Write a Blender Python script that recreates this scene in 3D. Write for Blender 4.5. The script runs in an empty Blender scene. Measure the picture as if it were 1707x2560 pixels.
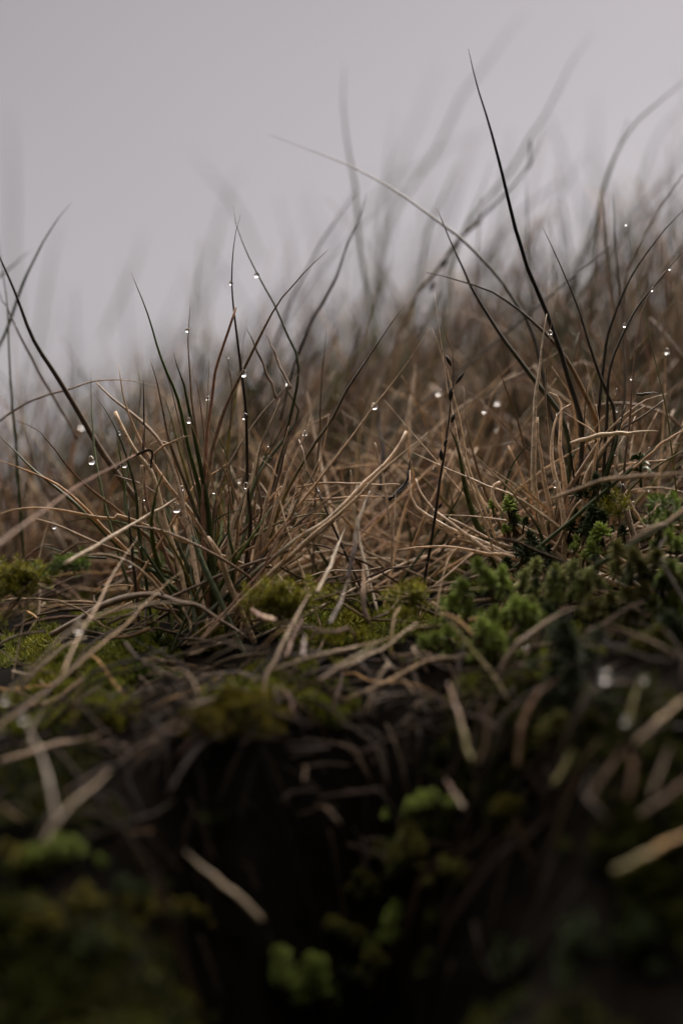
import bpy, math, random
import numpy as np
from mathutils import Vector, noise

R = math.radians
rnd = random.Random(7)
sc = bpy.context.scene
col = sc.collection

# ------------------------------------------------------------------ camera, sky, sun, exposure
cd = bpy.data.cameras.new("camera")
cam = bpy.data.objects.new("camera", cd)
col.objects.link(cam)
cam.location = (0, 0, 0)
cam.rotation_euler = (R(90), 0, 0)
cd.sensor_fit = 'VERTICAL'
cd.sensor_height = 36.0
cd.lens = 50.0
cd.clip_start = 0.005
cd.clip_end = 400
cd.dof.use_dof = True
cd.dof.focus_distance = 0.5
cd.dof.aperture_fstop = 2.8
sc.camera = cam

SUN_EL, SUN_AZ = 50, 32            # the bright part of the overcast stands over the slope, to the right
w = bpy.data.worlds.new("World")
sc.world = w
w.use_nodes = True
nt = w.node_tree
nt.nodes.clear()
N = nt.nodes.new
L = nt.links.new
out = N('ShaderNodeOutputWorld')
bgA = N('ShaderNodeBackground')
bgB = N('ShaderNodeBackground')
add = N('ShaderNodeAddShader')
sky = N('ShaderNodeTexSky')
sky.sky_type = 'NISHITA'
sky.sun_disc = False
sky.sun_elevation = R(SUN_EL)
sky.sun_rotation = R(SUN_AZ)
sky.dust_density = 5
L(sky.outputs[0], bgA.inputs[0])
bgA.inputs[1].default_value = 0.004
# cloud deck: grey, brighter overhead, darker behind the camera
tc = N('ShaderNodeTexCoord')
sep = N('ShaderNodeSeparateXYZ')
L(tc.outputs['Generated'], sep.inputs[0])
ramp = N('ShaderNodeValToRGB')
L(sep.outputs['Z'], ramp.inputs[0])
e = ramp.color_ramp.elements
e[0].position = 0.0
e[0].color = (0.333, 0.311, 0.323, 1)
e[1].position = 1.0
e[1].color = (6.4, 5.7, 5.1, 1)
m = e.new(0.18); m.color = (0.330, 0.308, 0.320, 1)
m = e.new(0.38); m.color = (0.275, 0.257, 0.270, 1)
m = e.new(0.6); m.color = (2.7, 2.45, 2.25, 1)
az = N('ShaderNodeMapRange')
L(sep.outputs['Y'], az.inputs['Value'])
az.inputs['From Min'].default_value = -0.3
az.inputs['From Max'].default_value = 0.45
az.inputs['To Min'].default_value = 0.06
az.inputs['To Max'].default_value = 1.0
# the deck is a little brighter to the right, and softly mottled
azx = N('ShaderNodeMapRange')
L(sep.outputs['X'], azx.inputs['Value'])
azx.inputs['From Min'].default_value = -0.25
azx.inputs['From Max'].default_value = 0.2
azx.inputs['To Min'].default_value = 0.77
azx.inputs['To Max'].default_value = 1.02
mp = N('ShaderNodeMapping')
mp.inputs['Scale'].default_value = (1.2, 1.2, 3.0)
L(tc.outputs['Generated'], mp.inputs[0])
cn = N('ShaderNodeTexNoise')
cn.inputs['Scale'].default_value = 1.6
cn.inputs['Detail'].default_value = 2
L(mp.outputs[0], cn.inputs[0])
cm = N('ShaderNodeMapRange')
L(cn.outputs[0], cm.inputs['Value'])
cm.inputs['To Min'].default_value = 0.93
cm.inputs['To Max'].default_value = 1.07
m1 = N('ShaderNodeMath'); m1.operation = 'MULTIPLY'
L(az.outputs[0], m1.inputs[0]); L(azx.outputs[0], m1.inputs[1])
m2 = N('ShaderNodeMath'); m2.operation = 'MULTIPLY'
L(m1.outputs[0], m2.inputs[0]); L(cm.outputs[0], m2.inputs[1])
L(ramp.outputs[0], bgB.inputs[0])
L(m2.outputs[0], bgB.inputs[1])
L(bgA.outputs[0], add.inputs[0]); L(bgB.outputs[0], add.inputs[1])
L(add.outputs[0], out.inputs[0])

sd = bpy.data.lights.new("sun", 'SUN')
sd.energy = 1.5
sd.angle = R(25)
sd.color = (1.0, 0.9, 0.8)
so = bpy.data.objects.new("sun", sd)
col.objects.link(so)
dirv = Vector((math.sin(R(SUN_AZ)) * math.cos(R(SUN_EL)), math.cos(R(SUN_AZ)) * math.cos(R(SUN_EL)), math.sin(R(SUN_EL))))
so.rotation_euler = dirv.to_track_quat('Z', 'Y').to_euler()

sc.view_settings.view_transform = 'Standard'
sc.view_settings.look = 'None'
sc.view_settings.exposure = 0.70
sc.view_settings.gamma = 1.0

# ------------------------------------------------------------------ helpers
K = 36 / 50 / 2560                 # metres per photo pixel and metre of distance


def at(x, y, Y):
    return Vector(((x - 853.5) * K * Y, Y, (1280 - y) * K * Y))


# enlarged views of the photograph the stalks were read from: left, top, magnification
VIEW = {'a': (0, 480, 3.92), 'b': (300, 480, 3.92), 'c': (650, 300, 3.136), 'd': (0, 920, 3.92), 'e': (300, 920, 3.92), 'f': (600, 920, 3.92),
        'g': (900, 920, 3.92), 'h': (1300, 920, 3.92), 'i': (900, 500, 3.92), 'j': (1300, 400, 3.852), 'k': (0, 1340, 3.136), 'l': (450, 1340, 3.136),
        'm': (1000, 1300, 2.2178), 'n': (1000, 1700, 2.2178), 's': (0, 0, 0.91855), 'r': (850, 0, 1.8296), 'w': (0, 1960, 0.91855),
        'q': (0, 1450, 1.8233), 'p': (850, 1500, 1.8296), 'x': (0, 0, 1.0)}


def px(c, x, y):
    ox, oy, s = VIEW[c]
    return (ox + x / s, oy + y / s)


def trace(t):
    rev = t.startswith('^')
    pts = []
    for seg in t.lstrip('^').split('|'):
        c, rest = seg.split(':')
        for p in rest.split():
            x, y = p.split(',')
            pts.append(px(c, float(x), float(y)))
    return pts[::-1] if rev else pts


def spline(P, n):
    P = [Vector(p) for p in P]
    if len(P) == 2:
        P = [P[0], (P[0] + P[1]) / 2, P[1]]
    d = [0]
    for a, b in zip(P, P[1:]):
        d.append(d[-1] + max((b - a).length, 1e-6))
    res = []
    Q = [P[0] * 2 - P[1]] + P + [P[-1] * 2 - P[-2]]
    j = 0
    for k in range(n):
        s = d[-1] * k / (n - 1)
        while j < len(P) - 2 and s > d[j + 1]:
            j += 1
        t = (s - d[j]) / (d[j + 1] - d[j])
        p0, p1, p2, p3 = Q[j], Q[j + 1], Q[j + 2], Q[j + 3]
        res.append(0.5 * ((2 * p1) + (p2 - p0) * t + (2 * p0 - 5 * p1 + 4 * p2 - p3) * t * t + (3 * p1 - p0 - 3 * p2 + p3) * t ** 3))
    return res


PAL = {'g': (.056, .076, .022), 'G': (.11, .145, .035), 'w': (.155, .18, .10), 'o': (.20, .165, .050), 's': (.64, .475, .315), 'p': (.80, .635, .48), 'b': (.26, .18, .12),
       'r': (.33, .20, .145), 'd': (.060, .045, .032), 'n': (.56, .335, .15), 'k': (.014, .011, .010), 'u': (.17, .125, .115), 't': (.45, .325, .215)}


class Geo:
    """vertices, faces and a colour per vertex, linked as one mesh object"""

    def __init__(s):
        s.v, s.f, s.c = [], [], []

    def tube(s, P, rad, cols, sides=6, flat=0.5, roll=0.0, twist=0.0, fold=0.25):
        P = np.array([tuple(p) for p in P])
        n = len(P)
        T = np.gradient(P, axis=0)
        T /= np.linalg.norm(T, axis=1)[:, None] + 1e-12
        up = np.array((0.0, -1.0, 0.0)) if abs(T[0][1]) < 0.9 else np.array((1.0, 0, 0))
        u = up - T * (T @ up)[:, None]
        u /= np.linalg.norm(u, axis=1)[:, None] + 1e-9
        b = np.cross(T, u)
        a = roll + twist * np.linspace(0, 1, n)
        ca, sa = np.cos(a)[:, None], np.sin(a)[:, None]
        A = b * ca + u * sa        # broad axis
        B = u * ca - b * sa        # thin axis
        o = len(s.v)
        ang = np.linspace(0, 2 * math.pi, sides, endpoint=False)
        rr = np.asarray(rad)[:, None, None]
        cs, sn = np.cos(ang)[None, :, None], np.sin(ang)[None, :, None]
        ring = P[:, None, :] + rr * (A[:, None, :] * cs + B[:, None, :] * (sn * flat + fold * (np.abs(cs) - 0.5)))
        s.v += [tuple(q) for q in ring.reshape(-1, 3)]
        for c in cols:
            s.c += [tuple(c)] * sides
        for i in range(n - 1):
            for k in range(sides):
                k2 = (k + 1) % sides
                s.f.append((o + i * sides + k, o + i * sides + k2, o + (i + 1) * sides + k2, o + (i + 1) * sides + k))
        s.f.append(tuple(o + k for k in range(sides))[::-1])
        s.f.append(tuple(o + (n - 1) * sides + k for k in range(sides)))

    def ball(s, c, ax, r, length, colf, nu=6, nv=5, point=1.0):
        """an ellipsoid leaf or husk from c along ax"""
        ax = Vector(ax).normalized()
        u = ax.orthogonal().normalized()
        v = ax.cross(u)
        o = len(s.v)
        for i in range(nv + 1):
            t = i / nv
            q = math.sin(math.pi * min(max(t, .02), .985)) ** point * r
            for k in range(nu):
                a = 2 * math.pi * k / nu
                s.v.append(tuple(Vector(c) + ax * (length * t) + (u * math.cos(a) + v * math.sin(a)) * q))
                s.c.append(colf(t))
        for i in range(nv):
            for k in range(nu):
                k2 = (k + 1) % nu
                s.f.append((o + i * nu + k, o + i * nu + k2, o + (i + 1) * nu + k2, o + (i + 1) * nu + k))
        s.f.append(tuple(o + k for k in range(nu))[::-1])
        s.f.append(tuple(o + nv * nu + k for k in range(nu)))

    def build(s, name, mat, parent=None, origin=None, loc=None):
        """verts are world positions; the object's origin goes to ORIGIN"""
        og = Vector(origin) if origin is not None else Vector((0, 0, 0))
        me = bpy.data.meshes.new(name)
        me.from_pydata([(q[0] - og[0], q[1] - og[1], q[2] - og[2]) for q in s.v], [], s.f)
        ca = me.color_attributes.new('Col', 'FLOAT_COLOR', 'POINT')
        ca.data.foreach_set('color', np.array([(c[0], c[1], c[2], 1.0) for c in s.c], dtype=np.float32).ravel())
        me.polygons.foreach_set('use_smooth', np.ones(len(me.polygons), dtype=bool))
        me.materials.append(mat)
        o = bpy.data.objects.new(name, me)
        col.objects.link(o)
        if parent is not None:
            o.parent = parent
            o.location = og - Vector(parent.location)
        else:
            o.location = og
        return o


def tag(o, label, cat, group=None):
    o['label'] = label
    o['category'] = cat
    if group:
        o['group'] = group
    return o


def empty(name, loc):
    o = bpy.data.objects.new(name, None)
    o.empty_display_size = 0.01
    o.location = loc
    col.objects.link(o)
    return o


# ------------------------------------------------------------------ materials
def mat_new(name):
    m_ = bpy.data.materials.new(name)
    m_.use_nodes = True
    t = m_.node_tree
    t.nodes.clear()
    o = t.nodes.new('ShaderNodeOutputMaterial')
    return m_, t, o


def plant_mat(name, rough, trans, lo, hi, scale, fleck=0.0, bump=0.0, spec=0.5):
    m_, t, o = mat_new(name)
    n_, l_ = t.nodes.new, t.links.new
    at_ = n_('ShaderNodeAttribute'); at_.attribute_name = 'Col'
    tc_ = n_('ShaderNodeTexCoord')
    nz = n_('ShaderNodeTexNoise'); nz.inputs['Scale'].default_value = scale; nz.inputs['Detail'].default_value = 4
    l_(tc_.outputs['Object'], nz.inputs[0])
    mr = n_('ShaderNodeMapRange'); l_(nz.outputs[0], mr.inputs['Value'])
    mr.inputs['From Min'].default_value = 0.3; mr.inputs['From Max'].default_value = 0.7
    mr.inputs['To Min'].default_value = lo; mr.inputs['To Max'].default_value = hi
    mx = n_('ShaderNodeMix'); mx.data_type = 'RGBA'; mx.blend_type = 'MULTIPLY'; mx.inputs['Factor'].default_value = 1
    l_(at_.outputs['Color'], mx.inputs['A']); l_(mr.outputs[0], mx.inputs['B'])
    c_out = mx.outputs['Result']
    if fleck:
        n2 = n_('ShaderNodeTexNoise'); n2.inputs['Scale'].default_value = scale * 3.2; n2.inputs['Detail'].default_value = 2
        l_(tc_.outputs['Object'], n2.inputs[0])
        r2 = n_('ShaderNodeMapRange'); l_(n2.outputs[0], r2.inputs['Value'])
        r2.inputs['From Min'].default_value = 0.60; r2.inputs['From Max'].default_value = 0.68
        r2.inputs['To Min'].default_value = 0.0; r2.inputs['To Max'].default_value = fleck
        m2_ = n_('ShaderNodeMix'); m2_.data_type = 'RGBA'
        l_(r2.outputs[0], m2_.inputs['Factor']); l_(c_out, m2_.inputs['A'])
        m2_.inputs['B'].default_value = (.035, .024, .018, 1)
        c_out = m2_.outputs['Result']
    p = n_('ShaderNodeBsdfPrincipled')
    l_(c_out, p.inputs['Base Color'])
    p.inputs['Roughness'].default_value = rough
    p.inputs['Specular IOR Level'].default_value = spec
    if bump:
        b_ = n_('ShaderNodeBump'); b_.inputs['Strength'].default_value = bump; b_.inputs['Distance'].default_value = 0.0004
        l_(nz.outputs[0], b_.inputs['Height']); l_(b_.outputs[0], p.inputs['Normal'])
    if trans:
        tr = n_('ShaderNodeBsdfTranslucent'); l_(c_out, tr.inputs[0])
        ms = n_('ShaderNodeMixShader'); ms.inputs[0].default_value = trans
        l_(p.outputs[0], ms.inputs[1]); l_(tr.outputs[0], ms.inputs[2])
        l_(ms.outputs[0], o.inputs[0])
    else:
        l_(p.outputs[0], o.inputs[0])
    return m_


M_BLADE = plant_mat('grass blade', 0.36, 0.25, 0.65, 1.25, 420, fleck=0.7, spec=0.42)
M_THATCH = plant_mat('dead thatch', 0.6, 0.1, 0.5, 1.4, 300, fleck=0.6, spec=0.15)
M_SEDUM = plant_mat('stonecrop leaf', 0.5, 0.15, 0.7, 1.25, 500, spec=0.2)
M_MOSS = plant_mat('moss leaf', 0.6, 0.25, 0.6, 1.4, 260, spec=0.1)
M_HUSK = plant_mat('seed husk', 0.5, 0.0, 0.6, 1.4, 900)
M_SOIL = plant_mat('wet soil', 0.95, 0.0, 0.35, 1.6, 90, bump=0.6, spec=0.05)

M_DEW, t_, o_ = mat_new('dew water')
g_ = t_.nodes.new('ShaderNodeBsdfGlass')
g_.inputs['IOR'].default_value = 1.33
g_.inputs['Roughness'].default_value = 0.0
t_.links.new(g_.outputs[0], o_.inputs[0])

# ------------------------------------------------------------------ the ground
PROF = [(-60, .5), (-2.0, 1.1), (-.6, 1.0), (-.16, .55), (-.05, .0), (.01, -.24), (.08, -.26), (.2, -.245)]  # the steep rise behind the camera is added, unseen, to shade the front bank
for Y_, p_ in ((.29, 3050), (.325, 2750), (.352, 2480), (.374, 2230), (.392, 2040), (.41, 1905), (.43, 1790), (.455, 1690), (.48, 1610), (.5, 1565), (.53, 1495), (.57, 1430), (.65, 1365), (.8, 1305),
               (1.0, 1265), (1.3, 1245), (1.8, 1250), (3.0, 1290)):
    PROF.append((Y_, (1280 - p_) * K * Y_))
PROF += [(8, -.6), (60, -2.0)]
PY = np.array([q[0] for q in PROF]); PZ = np.array([q[1] for q in PROF])
TILT = (np.array((-1, .2, .4, .5, .7, 1.0, 2.0, 4.0, 60)), np.array((0, 0, .05, .10, .22, .32, .28, .1, 0)))


def ground_z(x, y):
    if .3 < y < .5:                # a ragged lip
        y = y + min(1, (.5 - y) / .05) * (.006 * noise.noise((x * 16, 2.0, 8.0)) + .008 * noise.noise((x * 60, 5.0, y * 20)))
    z = float(np.interp(y, PY, PZ))
    xx = max(-.6, min(.6, x))
    z += float(np.interp(y, *TILT)) * xx
    hx = (x + .003) / (.033 + .012 * noise.noise((x * 30, y * 30, 6.0)))
    z -= .15 * math.exp(-(hx ** 2 + ((y - .376) / .032) ** 2) ** 1.2)       # the dark hollow under the edge
    z += .014 * math.exp(-((x - .085) / .03) ** 2 - ((y - .40) / .05) ** 2)
    if -.2 < y < 3:
        z += .006 * noise.noise((x * 22, y * 22, 1.3)) + .003 * noise.noise((x * 70, y * 70, 4.1))
    return z


def grid_mesh():
    xs = np.unique(np.round(np.concatenate([np.linspace(-.32, .32, 150), -np.geomspace(.34, 60, 22), np.geomspace(.34, 60, 22)]), 5))
    ys = np.unique(np.round(np.concatenate([np.linspace(.18, 1.0, 180), np.geomspace(1.03, 60, 32), np.linspace(-.7, .17, 30), -np.geomspace(.8, 60, 14)]), 5))
    G = Geo()
    for y in ys:
        for x in xs:
            G.v.append((float(x), float(y), ground_z(float(x), float(y))))
            k_ = .5 + .5 * noise.noise((x * 35, y * 35, 9.0))
            G.c.append((.002 + .004 * k_, .0015 + .003 * k_, .0012 + .0018 * k_))
    nx = len(xs)
    for j in range(len(ys) - 1):
        for i in range(nx - 1):
            G.f.append((j * nx + i, j * nx + i + 1, (j + 1) * nx + i + 1, (j + 1) * nx + i))
    o = G.build('ground', M_SOIL)
    o['kind'] = 'structure'
    o['label'] = 'dark wet soil bank rising to a grassy slope'


grid_mesh()


def surf(x, y):
    """the depth at which the ground lies behind a photo point"""
    Y = .30
    while Y < .60:
        q = at(x, y, Y)
        if q.z < ground_z(q.x, Y):
            return Y
        Y += .002
    return .60


# ------------------------------------------------------------------ one blade
def shade(c, k, j):
    return (max(c[0] * k * (1 + j), .004), max(c[1] * k, .004), max(c[2] * k * (1 - j), .004))


def blade_cols(spec, n, rg):
    a, b = (spec.split('>') + [spec])[:2] if '>' in spec else (spec, spec)
    k, j = rg.uniform(.8, 1.2), rg.uniform(-.08, .08)
    A, B = shade(PAL[a], k, j), shade(PAL[b], k, j)
    tipc = (.13, .085, .05)
    res = []
    for i in range(n):
        t = i / (n - 1)
        m_ = min(max((t - .25) / .5, 0), 1)
        c = [A[q] * (1 - m_) + B[q] * m_ for q in range(3)]
        if t > .93 and b in 'gGwo':
            m_ = (t - .93) / .07 * .7
            c = [c[q] * (1 - m_) + tipc[q] * m_ for q in range(3)]
        res.append(c)
    return res


SAMPLES = []                       # points along the blades, for the dew to hang on


def blade(name, P, width, spec, parent=None, mat=None, n=22, flat=None, sides=6, rg=rnd, tip=.12):
    """P: world points from base to tip, width in metres"""
    S = spline(P, n)
    width *= 1.22 if P[0].y > .455 else .70
    if spec[-1] in 'spbtr' and rg.random() < .3:
        tip = rg.uniform(.35, .7)      # broken off
    # a little unevenness along the stalk
    f1 = rg.uniform(0, 99)
    amp = width * .35
    for i, q in enumerate(S):
        t = i / (n - 1)
        S[i] = q + Vector((noise.noise((t * 7, f1, 0)), noise.noise((t * 5, f1, 9)), noise.noise((t * 7, f1, 5)))) * amp * min(1, 4 * t)
    rad = []
    for i in range(n):
        t = i / (n - 1)
        pr = (.86 + .14 * min(t / .3, 1)) * (1 if t < .45 else 1 - (1 - tip) * ((t - .45) / .55) ** 1.5)
        rad.append(width * .5 * pr * (1 + .12 * noise.noise((t * 9, f1, 3))))
    if name != 'stem':
        SAMPLES.extend(S[2:-1])
    G = Geo()
    G.tube(S, rad, blade_cols(spec, n, rg), sides, rg.uniform(.55, .9) if flat is None else flat, rg.uniform(-.6, .6), rg.uniform(-1.5, 1.5), rg.uniform(0, .3))
    return G.build(name, mat or M_BLADE, parent, P[0])


def lift(pts, Yb, Yt):
    """photo points to points in space, the depth running from Yb at the base to Yt at the tip"""
    d = [0]
    for a, b in zip(pts, pts[1:]):
        d.append(d[-1] + math.hypot(b[0] - a[0], b[1] - a[1]))
    return [at(p[0], p[1], Yb + (Yt - Yb) * (q / d[-1])) for p, q in zip(pts, d)]


def root(P):
    """carry a base that ends above the ground on down into it"""
    b = P[0]
    g = ground_z(b.x, b.y) - .003
    if b.z > g and b.z - g < .06:
        d = (P[0] - P[1]).normalized()
        d.z = min(d.z, -.4)
        d.normalize()
        k = (b.z - g) / -d.z
        k = min(k, .05)
        return [b + d * k] + P
    return P


# ------------------------------------------------------------------ the three grass tufts in focus: base photo point, and blades
# every row: depth at base, depth at tip, width in photo pixels, colours, points from base to tip (^: from tip to base)
TUFT_GREEN = '''
.500 .500 9 g>G ^b:118,775 235,1085 330,1360 400,1580 470,1780|e:525,200 580,400 640,640 710,920 790,1300 830,1700 850,2200
.497 .500 9 g ^b:530,1570 580,1760|e:620,150 680,420 725,640 770,900 810,1150 870,1450 910,1800 920,2150
.500 .505 7.5 g>b ^b:285,1615 340,1800|e:370,180 420,400 470,650 530,830 600,1030 680,1230 760,1450 830,1700 890,1950 920,2200
.508 .512 7 o ^e:410,230 470,400 530,580 580,760 620,920 660,1080 720,1350 790,1700
.500 .500 6.5 d>d ^b:1183,220 1120,430 1095,650 1090,850 1105,1050 1130,1270 1160,1500 1185,1700|e:1215,250 1240,550 1255,850 1260,1200 1290,1500 1250,1850 1200,2200
.505 .516 6 d>g ^b:1110,140 1130,290 1180,440 1250,610 1340,790 1430,960 1520,1120|x:715,830 745,905 735,1010 690,1180 640,1350 600,1480
.500 .500 7 b>b ^c:530,1020 380,1170 260,1300 130,1450|b:1330,1500 1230,1700 1150,1870|e:1100,230 1020,430 960,620 905,810 875,1000 850,1250 840,1700 860,2100
.497 .500 7 r>r ^b:1140,1140 1110,1220 1040,1420 980,1600 930,1780|e:900,280 870,520 850,800 830,1100 810,1400 830,1800 850,2150
.503 .503 4.5 b ^b:695,1080 680,1250 665,1450 680,1700|e:690,120 710,350 740,560 770,800 800,1050 840,1500 880,1950
.502 .504 6 r ^b:725,1770|e:750,140 790,320 820,560 830,800 825,1050 850,1500
.505 .505 3.5 o ^b:880,1600|e:870,100 860,300 845,560 840,900 860,1400
.495 .495 9 p ^e:1300,930 1280,1060 1230,1200 1170,1360 1120,1520 1090,1680 1050,1950
.503 .508 5 d>b ^f:580,55 400,240 220,430 85,620|e:1130,840 1060,960 1000,1120 950,1280 920,1400 900,1700
.524 .534 6.5 o>o ^b:1240,1300 1190,1650|e:1130,300 1090,550 1070,700 1010,1200 950,1700
.500 .500 5 t ^e:1005,800 1030,900 1070,1050 1130,1220 1160,1330 1150,1600
.484 .480 9 s>s ^e:750,1470 830,1620 900,1740 960,1850|l:210,0 330,200 380,350 450,520
.490 .490 8 g ^e:1070,1250 1065,1450 1080,1700 1110,1870 1090,2150
.486 .490 10 w>w ^e:690,1480 740,1650 810,1850|l:100,0 160,150 230,330 300,480
.492 .492 5 d ^e:280,1180 220,1185 150,1210 100,1260 80,1330 95,1500
.505 .507 8 p>t ^e:260,900 290,770 345,720 430,715 480,730|e:560,1000 640,1350
.507 .500 4 s ^e:700,660 620,680 520,720 400,790 300,880 250,1000
.500 .500 5 b ^e:1150,1030 1080,1130 1000,1270 950,1380 910,1600
.500 .503 7 w>w ^e:350,750 345,900 370,1100 420,1350 500,1560 600,1800 720,2050
.494 .495 6 g ^d:1150,1440 1240,1580 1320,1680 1420,1790 1470,1870
.505 .492 9 g>g ^x:-30,1055|d:0,660 150,810 300,960 450,1080 620,1230 800,1400 960,1540 1100,1680 1250,1800 1500,2000
.500 .492 6 s>n ^x:-30,1140|d:0,910 180,970 400,1060 600,1170 780,1320 900,1440 1010,1560 1200,1750
.500 .506 5.5 g>g ^d:870,195 960,290 1050,430 1140,600 1210,760 1260,920 1310,1100 1340,1300 1350,1480 1380,1700
.500 .506 7 s>t ^a:1165,1700|d:1195,200 1240,400 1310,590 1420,820 1560,1030|e:545,1250 700,1420 800,1600
.500 .512 7.5 p>b ^d:940,150 1080,290 1250,420|e:150,480 240,560 330,650 430,790 520,960 570,1120 600,1250 650,1500
.503 .503 6 r>k ^d:1408,110 1415,300 1415,600 1410,900 1400,1200 1385,1500 1370,1850
.512 .520 4.5 w ^d:1350,0 1380,250 1340,550 1290,800 1240,1100 1220,1300 1300,1700
.500 .500 6.5 r ^e:235,560 240,800 230,1000 260,1280 300,1450 350,1600 480,1900
.500 .505 8 s ^d:1120,430 1200,590 1300,780 1380,880|e:300,1000 380,1250 450,1500
.500 .490 6 b ^d:150,510 350,600 440,690 560,820 680,980 830,1140 980,1260 1130,1370 1250,1480 1450,1650
.496 .486 6.5 s ^x:-30,1300|d:0,1430 150,1385 350,1370 550,1385 780,1430 960,1465 1150,1480 1280,1485
.497 .488 7 o>s ^d:360,1480 530,1530 700,1600 900,1700 1140,1780 1300,1850
.495 .490 5 g ^d:310,1720 450,1750 620,1800 820,1840 1040,1860 1180,1870
.502 .500 5 d>d ^d:1060,1110 1180,960 1340,850 1480,810|e:300,1000
.505 .510 6 s ^e:1568,300 1480,500 1400,700 1350,850 1290,1100 1210,1400
.503 .509 5 n ^e:1060,930 960,1010 880,1050 760,1100 700,1200
.500 .505 6 s ^e:600,1250 540,1290 470,1330
.500 .498 6 s ^e:230,1600 200,1400 215,1180 215,950
.506 .515 7 w>g ^f:400,30 440,150 480,260 560,500|e:1330,1100 1250,1500 1150,1900
.504 .512 5 b>d ^b:1240,1320 1310,1480 1400,1680 1470,1850|e:1490,150 1530,300
.505 .512 5 b ^b:1420,1380 1480,1490 1540,1640|f:400,0 500,200
.503 .507 4 b ^b:365,1540 420,1690 460,1800|e:500,180 560,420 620,700 690,1000 760,1300
.507 .509 4 b ^b:1060,1600 1080,1800|e:1095,160 1100,300 1080,600
'''
TUFT_STRAW = '''
.497 .497 6 n>s ^i:690,1248 560,1450 430,1640 300,1810 180,1960|f:1290,390 1200,530 1060,720 900,930 740,1140 560,1360 400,1580 270,1720 150,1900
.500 .500 6 o>d ^i:455,1005 300,1220 150,1440 0,1670|f:1100,130 1000,290 930,440 830,600 720,760 620,930 520,1090 420,1300 350,1500 250,1800 160,2000
.497 .497 6 s>p ^f:695,480 640,640 580,770 510,920 460,1060 420,1200 350,1350 310,1500 280,1620 220,1850
.495 .496 6 s>p ^f:480,570 430,720 370,900 320,1080 280,1230 245,1400 210,1600 170,1700 130,1950
.500 .500 8 p>u ^f:540,530 490,640 450,800 400,1000 350,1150 320,1300 290,1450 240,1700
.500 .503 7 p ^f:440,850 400,1030 360,1200 300,1450 270,1700
.488 .494 8 g>p ^g:450,620 420,700 330,840 200,985|f:1250,1090 1120,1230 950,1400 800,1530 620,1640 420,1790 200,1960 60,2080
.486 .494 7 s>s ^g:660,630 540,740 430,820 200,1030|f:1177,1240 1060,1330 890,1490 740,1620 520,1820 340,1960 200,2100
.486 .488 5 s ^f:900,1480 820,1620 740,1700 600,1840 430,1950 300,2050
.503 .503 4 d ^f:540,790 600,930 680,1060 760,1200 800,1290
.500 .500 5 b ^f:390,1240 300,1320 180,1440
.500 .496 4 b ^f:1160,1380 1050,1430 920,1500 850,1560
.492 .494 6 b ^f:230,1450 210,1650 180,1850 150,2000
'''
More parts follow.
